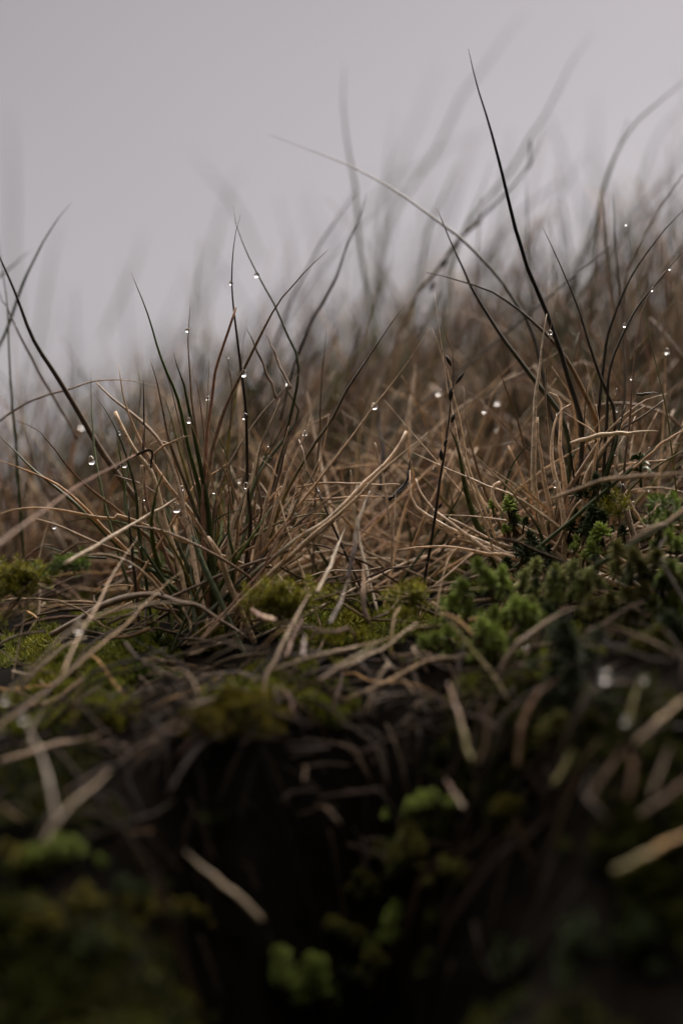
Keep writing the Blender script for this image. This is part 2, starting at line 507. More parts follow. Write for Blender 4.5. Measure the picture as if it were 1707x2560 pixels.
TUFT_DRY = '''
.508 .508 7 d>k ^r:587,220 620,370 680,560 720,720 760,880 815,1095|j:0,800 90,1090 190,1300 270,1490 330,1660 410,1900|h:480,130 560,370 600,560 590,900 500,1300 430,1650
.506 .512 7 d>d ^j:205,650 300,830 400,1030 500,1280 580,1500 650,1720 710,1910|h:800,150 870,300 930,450 900,800 700,1300 520,1700
.510 .515 6.5 g>d ^i:750,75 830,260 910,460 990,640 1070,830 1180,1010 1300,1200 1400,1360 1560,1570|h:130,110 260,260 400,480 480,800 470,1200 420,1600
.510 .517 7 n>d ^i:650,710 850,750 1060,820 1250,890 1400,980|j:0,1460 180,1610 330,1770 430,1900|h:560,100 640,280 730,480 740,800 640,1250 500,1700
.505 .505 5 t>b ^j:345,1285 320,1480 290,1640 260,1900|h:250,100 255,350 265,600 300,850 330,1100 380,1400 400,1650
.503 .503 7.5 s>p ^j:250,1480 220,1660 190,1910|h:180,50 150,300 130,600 125,900 130,1100 160,1300 200,1500 240,1650
.500 .500 10 s>p ^h:165,480 180,700 200,900 240,1100 280,1300 310,1500 350,1700
.500 .503 9 s>p ^h:265,245 340,272 385,350 385,550 395,750 420,980 450,1200 470,1450 440,1700
.497 .500 8 s>p ^h:500,365 400,430 340,540 310,700 310,850 340,1050 380,1200 410,1400 420,1700
.495 .503 8 s>p ^h:430,430 560,510 680,580 750,670 760,760 730,870 660,1000 625,1200 610,1400 615,1650
.503 .508 8 r>s ^h:1430,255 1250,290 1100,390 950,520 800,680 680,840 560,1030 440,1230 370,1400 300,1700
.500 .503 8 r>s ^h:1220,380 1050,490 900,690 740,880 640,1080 560,1260 470,1420 390,1680
.500 .506 8 b>p ^h:1130,480 1050,630 970,770 930,920 940,1030 965,1120
.500 .503 9 g>g ^h:1010,360 970,560 920,780 870,1000 800,1350 700,1700
.495 .495 6 s>s ^h:1340,620 1100,632 800,660 620,700 490,740
.502 .506 6 b ^h:1400,320 1200,470 1000,600 850,760 760,900 600,1150 480,1500
.500 .500 6 s ^h:740,360 755,480 770,620 745,800
.503 .503 7 g ^h:820,560 790,700 740,900 730,1100 735,1400
.495 .492 6 s ^h:600,1290 530,1380 460,1500 400,1640
.500 .500 9 g ^h:1050,1000 980,1180 850,1400 700,1650
.499 .499 7 g ^h:60,1400 130,1500 200,1640 260,1800
.505 .502 6 s ^h:0,1140 100,1230 200,1330 280,1420 330,1520
.505 .500 6 s ^h:0,1300 120,1370 280,1470 400,1540
.503 .506 9 p>p ^g:480,1000 480,1150 500,1280 570,1380 700,1470 850,1570 1050,1660 1250,1740 1480,1840|h:250,1850
.505 .508 6 p ^g:540,1080 570,1200 640,1310 730,1400 860,1500
.503 .505 7 s ^g:860,1470 1050,1570 1250,1670 1470,1760|h:200,1790
.500 .503 5.5 s>p ^g:780,1430 950,1440 1200,1470 1440,1500 1568,1540|h:150,1620
.502 .505 6 s ^g:440,1370 650,1500 800,1590 1000,1690 1300,1790
.500 .503 5 s ^g:500,820 700,920 900,1010 1100,1090 1250,1160 1400,1210 1568,1290|h:150,1390 300,1500
.498 .500 7.5 p ^g:1390,1110 1340,1130 1300,1180 1310,1270 1360,1360 1450,1480 1568,1580|h:150,1680 280,1780
.500 .498 3.5 p ^g:1300,1210 1255,1240 1270,1290 1330,1330 1390,1400
.496 .496 7 p>p ^g:350,1790 560,1765 850,1755 1100,1790 1300,1830 1480,1850
.510 .506 10 g ^g:870,560 930,700 980,900 1020,1100 1080,1350 1150,1560 1230,1720
'''
ACTIVE_TUFTS = [
    ('grass_tuft', TUFT_GREEN, (480, 1530, .498), 'green and tan grass tuft hung with dewdrops, its dark spiky blades crossing the sky', 'G'),
    ('grass_tuft', TUFT_STRAW, (640, 1420, .496), 'thin straw tuft with one orange and one dark stalk, slanting beside the green tuft', 'S'),
    ('grass_tuft', TUFT_DRY, (1395, 1370, .500), 'dry pale tuft of bent curling straws above the stonecrop, with the tallest dark blade', 'D'),
    ('grass_tuft', '', (1010, 1390, .512), 'tangle of bent pale straws between the orange stalk and the dry pale tuft', 'E'),
    ('grass_tuft', '', (1480, 1330, .508), 'thicket of short bent straws and green blades behind the leafy sprig', 'E'),
    ('grass_tuft', '', (800, 1400, .514), 'thin tangle of straws crossing in front of the level straws in the shade', 'E'),
    ('grass_tuft', '', (1240, 1350, .512), 'tangle of bent straws leaning on the inner side of the dry pale tuft', 'E'),
    ('grass_tuft', '', (1130, 1370, .565), 'low tangled straw tuft behind the black seed stalk', 'A'),
    ('grass_tuft', '', (850, 1370, .575), 'low tangled tuft in the shaded gap between green tuft and seed stalk', 'A'),
    ('grass_tuft', '', (1600, 1240, .535), 'tall mixed tuft of tan and green blades at the far edge beyond the leafy sprig', 'B'),
    ('grass_tuft', '', (1560, 1180, .585), 'soft tan tuft under the curving dark stalks', 'B'),
    ('grass_tuft', '', (1010, 1330, .61), 'blurred tan tuft behind the pale pair of straws', 'B'),
    ('grass_tuft', '', (660, 1380, .60), 'blurred brown tuft just behind the thin straw tuft', 'B'),
    ('grass_tuft', '', (300, 1420, .565), 'soft tan tuft behind the curved green blade with drops', 'A'),
    ('grass_tuft', '', (80, 1400, .60), 'blurred straw tuft at the edge behind the upright green stalk', 'B'),
    ('grass_tuft', '', (1290, 1300, .605), 'blurred reddish tuft behind the tallest dark blade', 'B'),
]
FILL = {
    # number, spread of the foot, lean range (photo degrees from upright), length range (px), colours
    'G': [(16, 75, (-38, 34), (300, 620), 'ggGowbbr', (4, 7.5)), (13, 60, (-60, 58), (180, 380), 'gtsbn', (4, 7)), (8, 40, (-25, 25), (120, 260), 'ggG', (6, 9)), (12, 48, (-34, 30), (230, 470), 'GGGw', (7.5, 10.5))],
    'S': [(14, 40, (8, 44), (160, 480), 'sstrbd', (3.5, 6)), (14, 90, (-70, 75), (150, 420), 'sptb', (4, 7))],
    'E': [(22, 150, (-88, 88), (180, 600), 'spptsb', (4.5, 7.5)), (9, 120, (-45, 50), (200, 460), 'sptbro', (5, 7.5)), (6, 90, (-40, 40), (160, 300), 'ggw', (5, 8))],
    'A': [(30, 90, (-45, 45), (200, 520), 'stbbroou', (4.5, 7.5)), (14, 90, (-85, 85), (200, 480), 'stbb', (4.5, 7.5))],
    'B': [(34, 90, (-35, 50), (260, 640), 'stbbrogw', (4.5, 8)), (16, 90, (-85, 85), (200, 480), 'stbb', (4.5, 8))],
    'D': [(14, 85, (-30, 48), (230, 560), 'stbrob', (5, 7)), (10, 80, (-66, 62), (150, 420), 'spbt', (4, 7.5)), (8, 60, (-12, 50), (300, 520), 'ggo', (5, 7))],
}
for name_, rows, (bx, by, bY), label_, code in ACTIVE_TUFTS:
    rg = random.Random(sum(map(ord, code)) * 17 + int(bx))
    base = at(bx, by, bY)
    base.z = ground_z(base.x, base.y)
    e_ = empty(name_, base)
    tag(e_, label_, 'grass tuft')
    for row in rows.strip().split('\n') if rows else ():
        yb, yt, wd, spec, tr = row.split(' ', 4)
        jit = rg.uniform(-.003, .003)
        P = root(lift(trace(tr), float(yb) + jit, float(yt) + jit))
        blade('blade', P, float(wd) * K * .5 * (1.55 if code == 'D' else 1.34), spec, e_, n=26, rg=rg)
    for cnt, sp, (l0, l1), (h0, h1), cols_, (w0, w1) in FILL[code]:
        for _ in range(cnt):
            Y_ = bY + (rg.uniform(.008, .05) if code in 'DE' else rg.uniform(-.012, .035))
            ang = R(rg.uniform(l0, l1))
            x0 = bx + rg.gauss(0, sp * .6) + math.sin(ang) * 25
            h_ = rg.uniform(h0, h1)
            bend = R(rg.uniform(-35, 35) if rg.random() < .6 else rg.choice((-1, 1)) * rg.uniform(45, 110))
            kink = rg.randrange(2, 6) if rg.random() < .2 else 99
            kang = R(rg.uniform(-55, 55))
            pts, x_, y_ = [], x0, by + rg.uniform(-30, 20)
            nseg = 6
            for q in range(nseg + 1):
                pts.append(at(x_, y_, Y_ + (q / nseg) * .02 * math.sin(q * .3 + x0)))
                a_ = ang + bend * (q / nseg) ** 1.5 + (kang if q >= kink else 0)
                x_ += math.sin(a_) * h_ / nseg
                y_ -= math.cos(a_) * h_ / nseg
            blade('blade', root(pts), rg.uniform(w0, w1) * K * .5, rg.choice(cols_), e_, n=18, rg=rg)

# ------------------------------------------------------------------ stalks and straws standing or lying on their own
# name | group | depth base, tip, width, colours | points | label
SOLO = '''
grass_stalk||.520 .512 12.5 b>d|^x:-35,570 0,650 40,735 85,850 150,950 225,1080 290,1180 400,1330 470,1450|thick dark brown stalk slanting down across the whole side into the green tuft
grass_stalk||.535 .530 6 b|^x:-20,690 0,730|a:30,1080 70,1120 95,1200 130,1270 200,1400 290,1580 400,1800|d:560,330 760,700|thin brown stalk running beside the thick dark one
grass_stalk||.535 .535 7 g>w|^a:0,440 20,700 65,1000 85,1250 90,1450 100,1700|d:110,200 130,450 160,760 190,1200|upright green stalk standing at the very edge, crossed by two others
grass_stalk||.548 .535 6.5 w>w|a:-120,1720 0,1500 60,1380 120,1200 190,1010 290,760 400,540 540,310 705,105|grey green blade leaning right alone against the pale sky
grass_stalk||.57 .57 5 w|a:-160,920 0,830 60,780 320,560|short soft grey stalk behind the leaning grey green blade
grass_stalk||.530 .512 4.5 b>t|x:-60,1100|d:0,520 250,350 480,260 700,200 930,130 1200,120 1400,145|e:400,180|thin arching brown straw stretched level over the green tuft
grass_stalk||.40 .478 10 b>r|x:-120,1510|d:-250,1900 0,1720 300,1490 500,1350 700,1200 900,1080 1150,950 1330,850|soft brown stalk close to the camera rising rightward over the moss
dry_straw||.470 .488 4 s|k:70,1250 90,1180 150,850 220,530 290,260 350,0|d:520,1365|thin straight upright straw before the mossy ground
dry_straw||.428 .480 9.5 s>p|k:490,1080 620,790 760,560 860,350 960,180 1080,20|d:1345,1650|broad pale straw leaning over the mossy edge, a bright drop beside it
dry_straw||.412 .472 10 b>s|k:-60,1540 0,1490 200,1340 400,1190 620,1000 820,830 1000,690 1130,530 1230,450 1330,350 1440,270|long tan straw climbing from the frame edge to the foot of the green tuft
dry_straw||.412 .462 9 b>s|k:-60,1350 0,1300 100,1190 300,1000 520,770 700,660 870,590 1100,540 1300,520 1540,520|tan straw that bends level below the green tuft
dry_straw||.440 .432 16 b>b|k:400,780 620,660 820,540 1000,480 1200,470 1400,510|l:150,560 370,700 540,800|wide brown arching leaf bridging the shaded bank
dry_straw||.425 .430 8 b|^k:660,850 640,1000 600,1280 570,1500|dangling brown straw below the long tan straws
dry_straw||.41 .425 8 b|^k:390,1230 330,1380 260,1500 230,1650|short brown straw branching under the long tan straw
dry_straw||.385 .40 20 b|q:0,830 250,750 400,720 510,680|thick blurred brown straw lying level in the shade
dry_straw||.375 .40 17 b>s|^q:510,865 400,960 300,1050 250,1110 200,1200|tan twig tilted up in the dark lower bank
dry_straw||.375 .405 14 b|^q:110,620 200,830 240,1000 270,1120|brown twig hanging behind the tan twig in the dark bank
dry_straw||.37 .385 16 b>s|q:-40,1000 40,1060 130,1110|short brown twig poking in above the yellow green cushion
grass_stalk||.524 .542 9 d>d|^c:75,115 300,200 500,275 680,350 800,410 1000,520 1200,650 1420,810|i:800,230 990,370 1150,530 1350,740 1500,960|x:1330,830|h:300,450 450,900|long grey green blade arching across the sky toward the left
grass_stalk||.524 .550 7 d>b|^x:1760,380|j:1568,150 1420,350 1300,520 1200,710 1100,900 1000,1250|h:1020,300 950,600|soft dark brown blade curving out past the edge
grass_stalk||.510 .516 7 d>d|^x:1745,490|j:1568,490 1400,660 1250,850 1120,1030 1030,1190 960,1340 890,1540 840,1700 810,1920|h:780,300 760,700|sharp dark stalk curving out past the edge, upper of two
grass_stalk||.505 .508 7.5 d>d|^x:1740,590|j:1568,880 1430,1030 1300,1200 1180,1350 1080,1500 1000,1650 890,1910|h:860,120 850,300 845,560 820,900|sharp dark stalk curving out past the edge, lower of two
grass_stalk||.502 .505 7.5 b>r|^j:1400,1060 1300,1180 1210,1350 1160,1520 1120,1700 1100,1900|h:1095,200 1080,400 1050,700|brown stalk forking off the lower curving dark stalk
grass_stalk||.503 .512 4 o>w|^j:1000,480 1030,680 1080,900 1110,1080 1150,1270 1190,1430 1240,1700 1290,1910|h:1340,30 1400,260 1450,520 1470,700|thin straight stalk with a tiny drop near its tip
grass_stalk||.54 .545 5 b>w|^j:785,230 800,500 820,760 850,1000 900,1400|j:950,1800|soft thin upright stalk, the more faded of two side by side
grass_stalk||.538 .540 5.5 b>d|^j:885,310 905,600 920,900 950,1250 980,1500 1030,1900|h:1000,300|soft thin upright stalk, the browner of two side by side
grass_stalk||.492 .496 8 g>g|h:850,1200 1030,1050 1150,940 1300,800 1450,680 1600,560|x:1740,1040|long green blade leaning out over the leafy sprig
dry_straw||.488 .490 6.5 s>p|h:1100,990 1220,890 1350,770 1480,680 1600,610|x:1740,1060|pale straw lying along the long green blade
dry_straw||.470 .452 8.5 t>t|^x:1800,1190|h:1568,1030 1500,1045 1250,1050 1000,1080 750,1120 500,1210 300,1285|blurred tan straw running level across the dry tuft
dry_straw||.500 .497 5 p|h:1220,1560 1150,1450 1090,1340 1030,1220|short pale straw with a hanging drop above the stonecrop
grass_stalk||.452 .440 13 g>g|^x:1760,1250|h:1568,1450 1350,1590 1150,1700 1050,1760|thick dark green blade lying over the yellow stonecrop
dry_straw||.458 .448 12 b>t|^x:1750,1240|h:1500,1480 1280,1590 1060,1710|brown straw lying beside the thick dark green blade
dry_straw||.500 .503 6 d>k|h:1140,262 1250,250 1350,240|short dark broken twig caught in the dry tuft
dry_straw||.498 .498 5 k|^h:470,745 490,850 510,980 525,1080|thin black hooked twig holding up a level straw
dry_straw||.425 .430 21 b>t|^m:960,480 830,560 730,620 640,700 570,800 535,890|wide curved tan leaf carrying a bright drop above the hollow
dry_straw||.405 .447 13 b>o|^m:150,440 300,600 400,720 520,870 600,1000|n:680,222 740,380 800,550|long olive brown straw slanting down into the shade
dry_straw||.395 .40 20 b>r|^n:870,0 780,60 710,160 670,280 650,480|curved brown leaf meeting the slanting straw to form a cross
dry_straw||.40 .405 15 b|^n:530,50 490,200 470,350 430,470|dim brown straw beside the crossing of leaves
dry_straw||.40 .42 15 o>r|^n:260,20 330,200 360,350 400,450|olive tan straw hanging beside the dark hollow
dry_straw||.382 .39 18 b>s|^n:1600,80 1450,210 1300,350|tan straw slanting in over the black gap
dry_straw||.38 .385 20 b>r|^n:1240,350 1180,460 1100,580 1040,680|stout reddish straw below the black gap
dry_straw||.38 .385 18 b>r|^n:1265,380 1290,500 1260,660|purplish straw hanging below the black gap
dry_straw||.378 .388 14 b|^n:1500,360 1440,500 1390,650|narrow brown straw upright before the dark corner
dry_straw||.37 .37 24 b>r|^n:1620,520 1480,650 1330,750|stout reddish straw pointing in at the edge of the dark corner
dry_straw||.35 .36 22 o>n|^n:1640,820 1400,950 1180,1060|lowest brown straw pointing in from the edge
dry_straw||.40 .405 20 o|^n:960,380 900,500 850,580|short olive straw standing beside the crossing
dry_straw||.375 .385 20 b>r|^n:240,540 310,640 350,710|short tan straw above the green cushion in shade
dry_straw||.395 .405 15 o|^n:1340,-20 1290,120 1260,250|olive stalk next to a big soft dewdrop
dry_straw||.372 .378 17 s>s|w:600,312 560,268 500,220 425,155|single tan straw lying alone in the dark hollow
dry_straw||.41 .425 18 b>o|l:1090,1140 1250,1030 1400,930 1600,810|brown straw sloping across below the centre moss
dry_straw||.432 .455 13 b>p|l:655,1260 670,1130 730,1000 830,800 950,560 1020,450|stout tan straw propped against the bank over the moss mound
dry_straw||.462 .488 9.5 s>p|l:1070,450 1180,230 1270,0|f:1020,1580|pale straw with a bright tip above the propped straw
dry_straw||.44 .455 14 r>r|^l:970,640 900,760 830,950|pinkish brown broken straw beside the propped straw
dry_straw||.435 .445 17 u|^l:980,770 960,950|stubby grey straw end below the broken straw
dry_straw||.445 .465 12 u>b|l:1170,690 1220,600 1280,470 1320,330|purplish brown flat leaf standing over the moss
dry_straw||.470 .485 10 u>p|l:1310,340 1350,170 1375,0|f:1150,1560 1200,1380 1270,1210|tall flat grey straw standing in the centre
dry_straw||.462 .468 10 u>p|l:1450,640 1435,480 1440,220|short grey flat straw beside the tall flat grey one
dry_straw||.462 .450 11 r>p|l:560,580 640,630 750,660|fat pinkish straw piece lying at the foot of the green tuft
dry_straw||.452 .46 10 o>p|^p:275,30 245,90 230,250|pale curled leaf with a hooked top among the moss
dry_straw||.447 .45 10 s>p|p:260,325 220,290 190,240|pale bent leaf end under the hooked leaf
dry_straw||.435 .437 10 p>p|p:335,420 310,390 280,355|bright stubby straw end by the dark hollow
dry_straw||.492 .500 5 t>p|^g:350,1180 340,1400 325,1600 305,1960|slim pale upright straw left of the black seed stalk
dry_straw||.500 .510 6 t|^g:140,730 180,880 220,1080 260,1300 290,1540|slim tan straw leaning under the bent straws
dry_straw||.530 .545 9 k>u|^g:200,400 190,600 220,800 215,920 200,1200|blurred purplish black stem behind the bent straws
dry_straw||.508 .514 7 k>k|^g:500,850 480,1000 440,1130 300,1280|g:280,1290|dark kinked twig low behind the bent straws
dry_straw||.545 .55 10 p>p|^g:540,-40 530,100 500,350 470,560 475,800 470,1000|soft pale upright straw behind the bent straws
dry_straw||.503 .503 5 t|f:560,1170 750,1135 1000,1130 1300,1140 1568,1140|level straw in the shade, upper of three
dry_straw||.503 .503 5 t>s|f:640,1295 900,1280 1200,1260 1500,1258|level straw in the shade, middle of three
dry_straw||.545 .545 9 o>n|f:420,1300 700,1335 1000,1370 1300,1430 1568,1480|g:560,1520|blurred yellow olive straw lying level in the shade
dry_straw||.487 .487 4 p|f:720,1810 900,1790 1100,1780|level straw in the shade, lowest and palest of three
dry_straw||.510 .506 3.5 k|^f:1240,1190 1420,1270 1460,1275 1568,1210|g:480,1120|black wiry twig crossing the level straws
grass_stalk||.50 .502 5 s>p|^i:728,905 765,1200 790,1380 820,1600 850,1850|g:870,260 920,500 960,750 1020,950 1080,1120 1150,1330 1210,1500 1270,1680 1350,1960|pale straw with a fine tip behind the black seed stalk, longer of the pair
grass_stalk||.504 .506 6 s>s|^i:705,1260 770,1420 830,1640|g:850,0 890,150 930,330 970,480 1010,690 1050,920 1110,1110 1180,1290|pale straw behind the black seed stalk, shorter of the pair
grass_stalk||.505 .506 3.5 b|^i:800,1190 850,1350 905,1500|g:900,100|thin brown stalk tip bent over the seed husks
grass_stalk||.70 .76 6.5 w|^r:850,40 740,190 640,330 560,430 480,600 420,720 330,850 200,1100|x:930,900|most faded tall grey blade, leaning right to the highest tip
grass_stalk||.62 .67 6.5 w|^r:1172,120 1060,280 990,430 930,540 870,620 780,780 640,950 550,1095|x:1050,850|soft grey blade leaning right beside the tallest dark blade
grass_stalk||.60 .63 7.5 w|^r:22,280 15,450 30,620 60,800 75,920|x:905,650 950,900|soft grey upright blade crossing the long arching one
grass_stalk||.92 .98 8 w|^r:455,270 370,500 290,690 230,850 180,1050|x:930,760|wide ghostly blade between the two grey leaning ones
grass_stalk||.70 .74 5.5 w|^r:250,490 220,740 195,950|x:945,760|faint upright blade with a dark bead on it
grass_stalk||.58 .60 6.5 w|^r:1620,330 1568,370 1450,470 1350,560 1270,680 1210,830 1170,1050|x:1480,800|soft blade curving up and out past the edge
grass_stalk||.70 .74 5.5 w|^r:1640,420 1568,490 1470,590 1400,750 1340,1000|x:1560,800|fainter blade curving out beneath the soft curved one
grass_stalk||.9 .95 6 w|^r:1170,400 1165,600 1160,800 1150,1050|x:1480,760|ghostly upright blade alone on the pale sky
grass_stalk||.70 .74 5.5 w|^r:1075,505 930,620 850,750 760,950|x:1200,800|faint straight blade slanting behind the dark husked stalk
grass_stalk||.82 .88 6 w|^r:720,590 500,670 350,770 250,820 100,1000|x:880,700|faint blade lying low over the arching one
grass_stalk||.60 .62 6.5 w|^r:700,715 640,880 570,1040 520,1200|x:1100,900|soft grey blade just left of the tallest dark blade
grass_stalk||.63 .66 7 w|^r:540,725 470,900 400,1060|x:1040,750 1000,950|soft upright grey blade amid the crossing stalks
grass_stalk||.535 .548 6.5 d>d|^c:835,570 780,760 690,960 600,1220 500,1420 410,1568|x:740,900 700,1050|dark soft stalk rising from the green tuft to meet the arching blade
grass_stalk||.58 .57 5 w|^r:850,790 855,1090|x:1318,650 1330,820|thin soft stalk hanging below the dark husked tip
grass_stalk||.80 .83 5.5 w|^a:615,230 500,700 400,1300 330,1750|ghostly pale blade rising alone at the left sky
grass_stalk||.82 .86 5.5 w|^a:1420,330 1350,650 1200,1000 1020,1400|ghostly pale blade leaning low behind the first dark spike
grass_stalk||1.0 1.05 7 w|^s:22,235 28,400 30,560 40,750|faintest blade standing at the sky's left edge
grass_stalk||.84 .88 5.5 w|^s:440,345 500,420 545,480 600,600|ghostly pale blade leaning leftward over the slope
grass_stalk||.84 .88 5.5 w|^s:560,385 530,430 490,560 440,720|ghostly pale blade crossing the leftward one
'''
for row in SOLO.strip().split('\n'):
    parts_ = row.split('|')
    name_, grp, spec_ = parts_[0], parts_[1], parts_[2]
    label_ = parts_[-1]
    tr = '|'.join(parts_[3:-1])
    yb, yt, wd, cc = spec_.split()
    yb, yt = float(yb), float(yt)
    pts = trace(tr)
    if max(yb, yt) < .445:             # straws on the bank lie against it
        dY = min(surf(*p) for p in pts) - .010 - (yb + yt) / 2
        yb, yt = yb + dY, yt + dY
    P = lift(pts, yb, yt)
    if name_ == 'grass_stalk':
        P = root(P)
    o = blade(name_, P, float(wd) * K * (yb + yt) / 2, cc, rg=rnd, n=28, sides=7)
    tag(o, label_, 'grass stalk' if name_ == 'grass_stalk' else 'dry straw', 'tall grass stalks' if name_ == 'grass_stalk' else 'dead dry straws')


# ------------------------------------------------------------------ seed stalks with husks
def seed_stalk(label, yb, yt, wd, cc, tr, husks):
    P = root(lift(trace(tr), yb, yt))
    e_ = empty('seed_stalk', P[0])
    tag(e_, label, 'seed stalk')
    blade('stalk', P, wd * K * (yb + yt) / 2, cc, e_, n=30)
    for c, x0, y0, x1, y1, wh, Yh in husks:
        a, b = at(*px(c, x0, y0), Yh), at(*px(c, x1, y1), Yh - .001)
        G = Geo()
        G.ball(a, b - a, wh * .5 * K * Yh, (b - a).length, lambda t: (.020 + .01 * t, .014 + .006 * t, .012 + .004 * t), 7, 7, .8)
        G.build('husk', M_HUSK, e_, a)


seed_stalk('thin black seed stalk with dark pointed husks standing before the pale pair of straws', .495, .503, 6.5, 'k>d',
           '^i:910,1490 910,1640 915,1800|g:890,250 878,420 862,550 845,650 830,800 805,950 775,1150 745,1400 700,1650 650,1960',
           [('i', 893, 1632, 840, 1520, 10, .501), ('i', 930, 1808, 1015, 1690, 9, .502), ('g', 880, 325, 890, 190, 13, .501), ('g', 890, 540, 925, 450, 10, .501),
            ('g', 795, 910, 790, 790, 11, .499), ('g', 820, 770, 850, 690, 9, .499), ('g', 765, 1380, 800, 1325, 8, .498)])
seed_stalk('soft dark stalk slanting up right with brown husks, behind the crossing blades', .570, .585, 8, 'b>d',
           '^r:935,590 900,690 860,760 760,880 600,1040|i:1200,190 1000,350 870,520 750,690 600,870 480,1050 430,1200|x:990,850 960,1000',
           [('i', 770, 670, 860, 560, 17, .576), ('i', 675, 900, 730, 790, 12, .575), ('r', 850, 785, 885, 715, 7, .584), ('r', 862, 745, 872, 630, 6, .585), ('i', 930, 470, 985, 330, 12, .579)])


# ------------------------------------------------------------------ stonecrop clumps: sprigs of fat little leaves
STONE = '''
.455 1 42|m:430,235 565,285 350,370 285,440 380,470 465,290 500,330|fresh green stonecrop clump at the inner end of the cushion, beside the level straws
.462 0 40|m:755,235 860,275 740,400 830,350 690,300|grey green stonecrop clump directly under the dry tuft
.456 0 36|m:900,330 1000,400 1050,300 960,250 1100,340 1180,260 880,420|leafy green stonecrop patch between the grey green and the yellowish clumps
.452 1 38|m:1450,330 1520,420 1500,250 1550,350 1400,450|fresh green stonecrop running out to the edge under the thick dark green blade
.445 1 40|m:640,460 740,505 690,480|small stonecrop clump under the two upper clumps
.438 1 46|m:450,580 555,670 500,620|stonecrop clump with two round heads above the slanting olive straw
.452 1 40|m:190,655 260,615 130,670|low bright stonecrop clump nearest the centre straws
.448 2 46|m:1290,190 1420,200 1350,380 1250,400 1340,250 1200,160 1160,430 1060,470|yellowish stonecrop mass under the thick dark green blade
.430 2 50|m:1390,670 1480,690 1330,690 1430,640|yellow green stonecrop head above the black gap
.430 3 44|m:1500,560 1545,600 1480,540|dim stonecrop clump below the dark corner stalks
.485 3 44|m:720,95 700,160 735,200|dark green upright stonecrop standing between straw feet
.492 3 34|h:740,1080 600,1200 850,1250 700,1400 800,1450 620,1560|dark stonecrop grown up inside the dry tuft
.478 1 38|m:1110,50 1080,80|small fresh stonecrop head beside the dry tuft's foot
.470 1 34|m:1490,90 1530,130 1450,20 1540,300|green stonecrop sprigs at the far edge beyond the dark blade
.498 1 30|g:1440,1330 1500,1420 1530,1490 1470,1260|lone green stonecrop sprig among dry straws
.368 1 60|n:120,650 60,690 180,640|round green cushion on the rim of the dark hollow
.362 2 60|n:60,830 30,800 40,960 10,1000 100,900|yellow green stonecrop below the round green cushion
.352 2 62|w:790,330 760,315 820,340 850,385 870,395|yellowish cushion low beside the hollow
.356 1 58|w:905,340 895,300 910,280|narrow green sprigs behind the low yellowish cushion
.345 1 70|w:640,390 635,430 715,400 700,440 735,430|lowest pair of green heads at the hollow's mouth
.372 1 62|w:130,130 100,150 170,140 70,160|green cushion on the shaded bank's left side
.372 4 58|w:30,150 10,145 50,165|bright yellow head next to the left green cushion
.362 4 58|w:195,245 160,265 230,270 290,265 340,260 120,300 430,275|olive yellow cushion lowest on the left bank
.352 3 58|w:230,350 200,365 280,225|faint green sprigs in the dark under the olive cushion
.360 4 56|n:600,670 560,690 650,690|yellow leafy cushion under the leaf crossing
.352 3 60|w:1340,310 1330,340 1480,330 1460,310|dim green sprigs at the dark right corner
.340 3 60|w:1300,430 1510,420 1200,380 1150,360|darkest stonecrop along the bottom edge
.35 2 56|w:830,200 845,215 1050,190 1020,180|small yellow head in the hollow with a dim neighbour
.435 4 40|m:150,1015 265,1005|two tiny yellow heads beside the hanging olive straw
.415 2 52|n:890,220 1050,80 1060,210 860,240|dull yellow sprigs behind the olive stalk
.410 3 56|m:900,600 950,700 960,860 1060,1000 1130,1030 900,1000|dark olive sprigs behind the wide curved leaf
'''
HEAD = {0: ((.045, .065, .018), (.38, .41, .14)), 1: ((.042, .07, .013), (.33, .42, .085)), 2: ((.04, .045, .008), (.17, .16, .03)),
        3: ((.014, .025, .007), (.045, .068, .022)), 4: ((.05, .048, .006), (.18, .155, .018))}  # darkest tone: dark green leaves, with the shade of the low bank put in


def sprig(e_, top, size, tone, rg):
    """a short stem and its head of leaves, the head a part of the sprig"""
    d = Vector((rg.uniform(-.5, .5), rg.uniform(-.9, .1), 1)).normalized()
    stem_len = size * rg.uniform(.7, 1.1)
    foot = top - d * stem_len - Vector((0, 0, size * .5))
    G = Geo()
    G.tube(spline([foot, (foot + top) / 2 + Vector((rg.uniform(-1, 1), rg.uniform(-1, 1), 0)) * size * .1, top], 7), [size * .085] * 7, [(.06, .045, .025)] * 7, 6, .9)
    o = G.build('sprig', M_SEDUM, e_, foot)
    A, B = HEAD[tone]
    k = rg.uniform(.8, 1.2)
    H = Geo()
    u = d.orthogonal().normalized()
    v = d.cross(u)
    nl = 38
    for i in range(nl):
        t = i / (nl - 1)               # 0: outer and low, 1: the bud
        a = i * 2.39996
        el = R(-12 + 96 * t ** .9)
        ax = (u * math.cos(a) + v * math.sin(a)) * math.cos(el) + d * math.sin(el)
        ln = size * (.46 - .16 * t) * rg.uniform(.85, 1.15)
        c0 = top + d * (size * (-.42 + .5 * t)) + ax * size * .03
        kk = k * rg.uniform(.85, 1.15)
        H.ball(c0, ax, ln * .15, ln * 1.2, lambda q: tuple((A[z] * (1 - q) + B[z] * q) * kk for z in range(3)), 6, 5, .7)
    h = H.build('leaf_head', M_SEDUM, None, top)
    h.parent = o
    h.location = top - foot
    return o


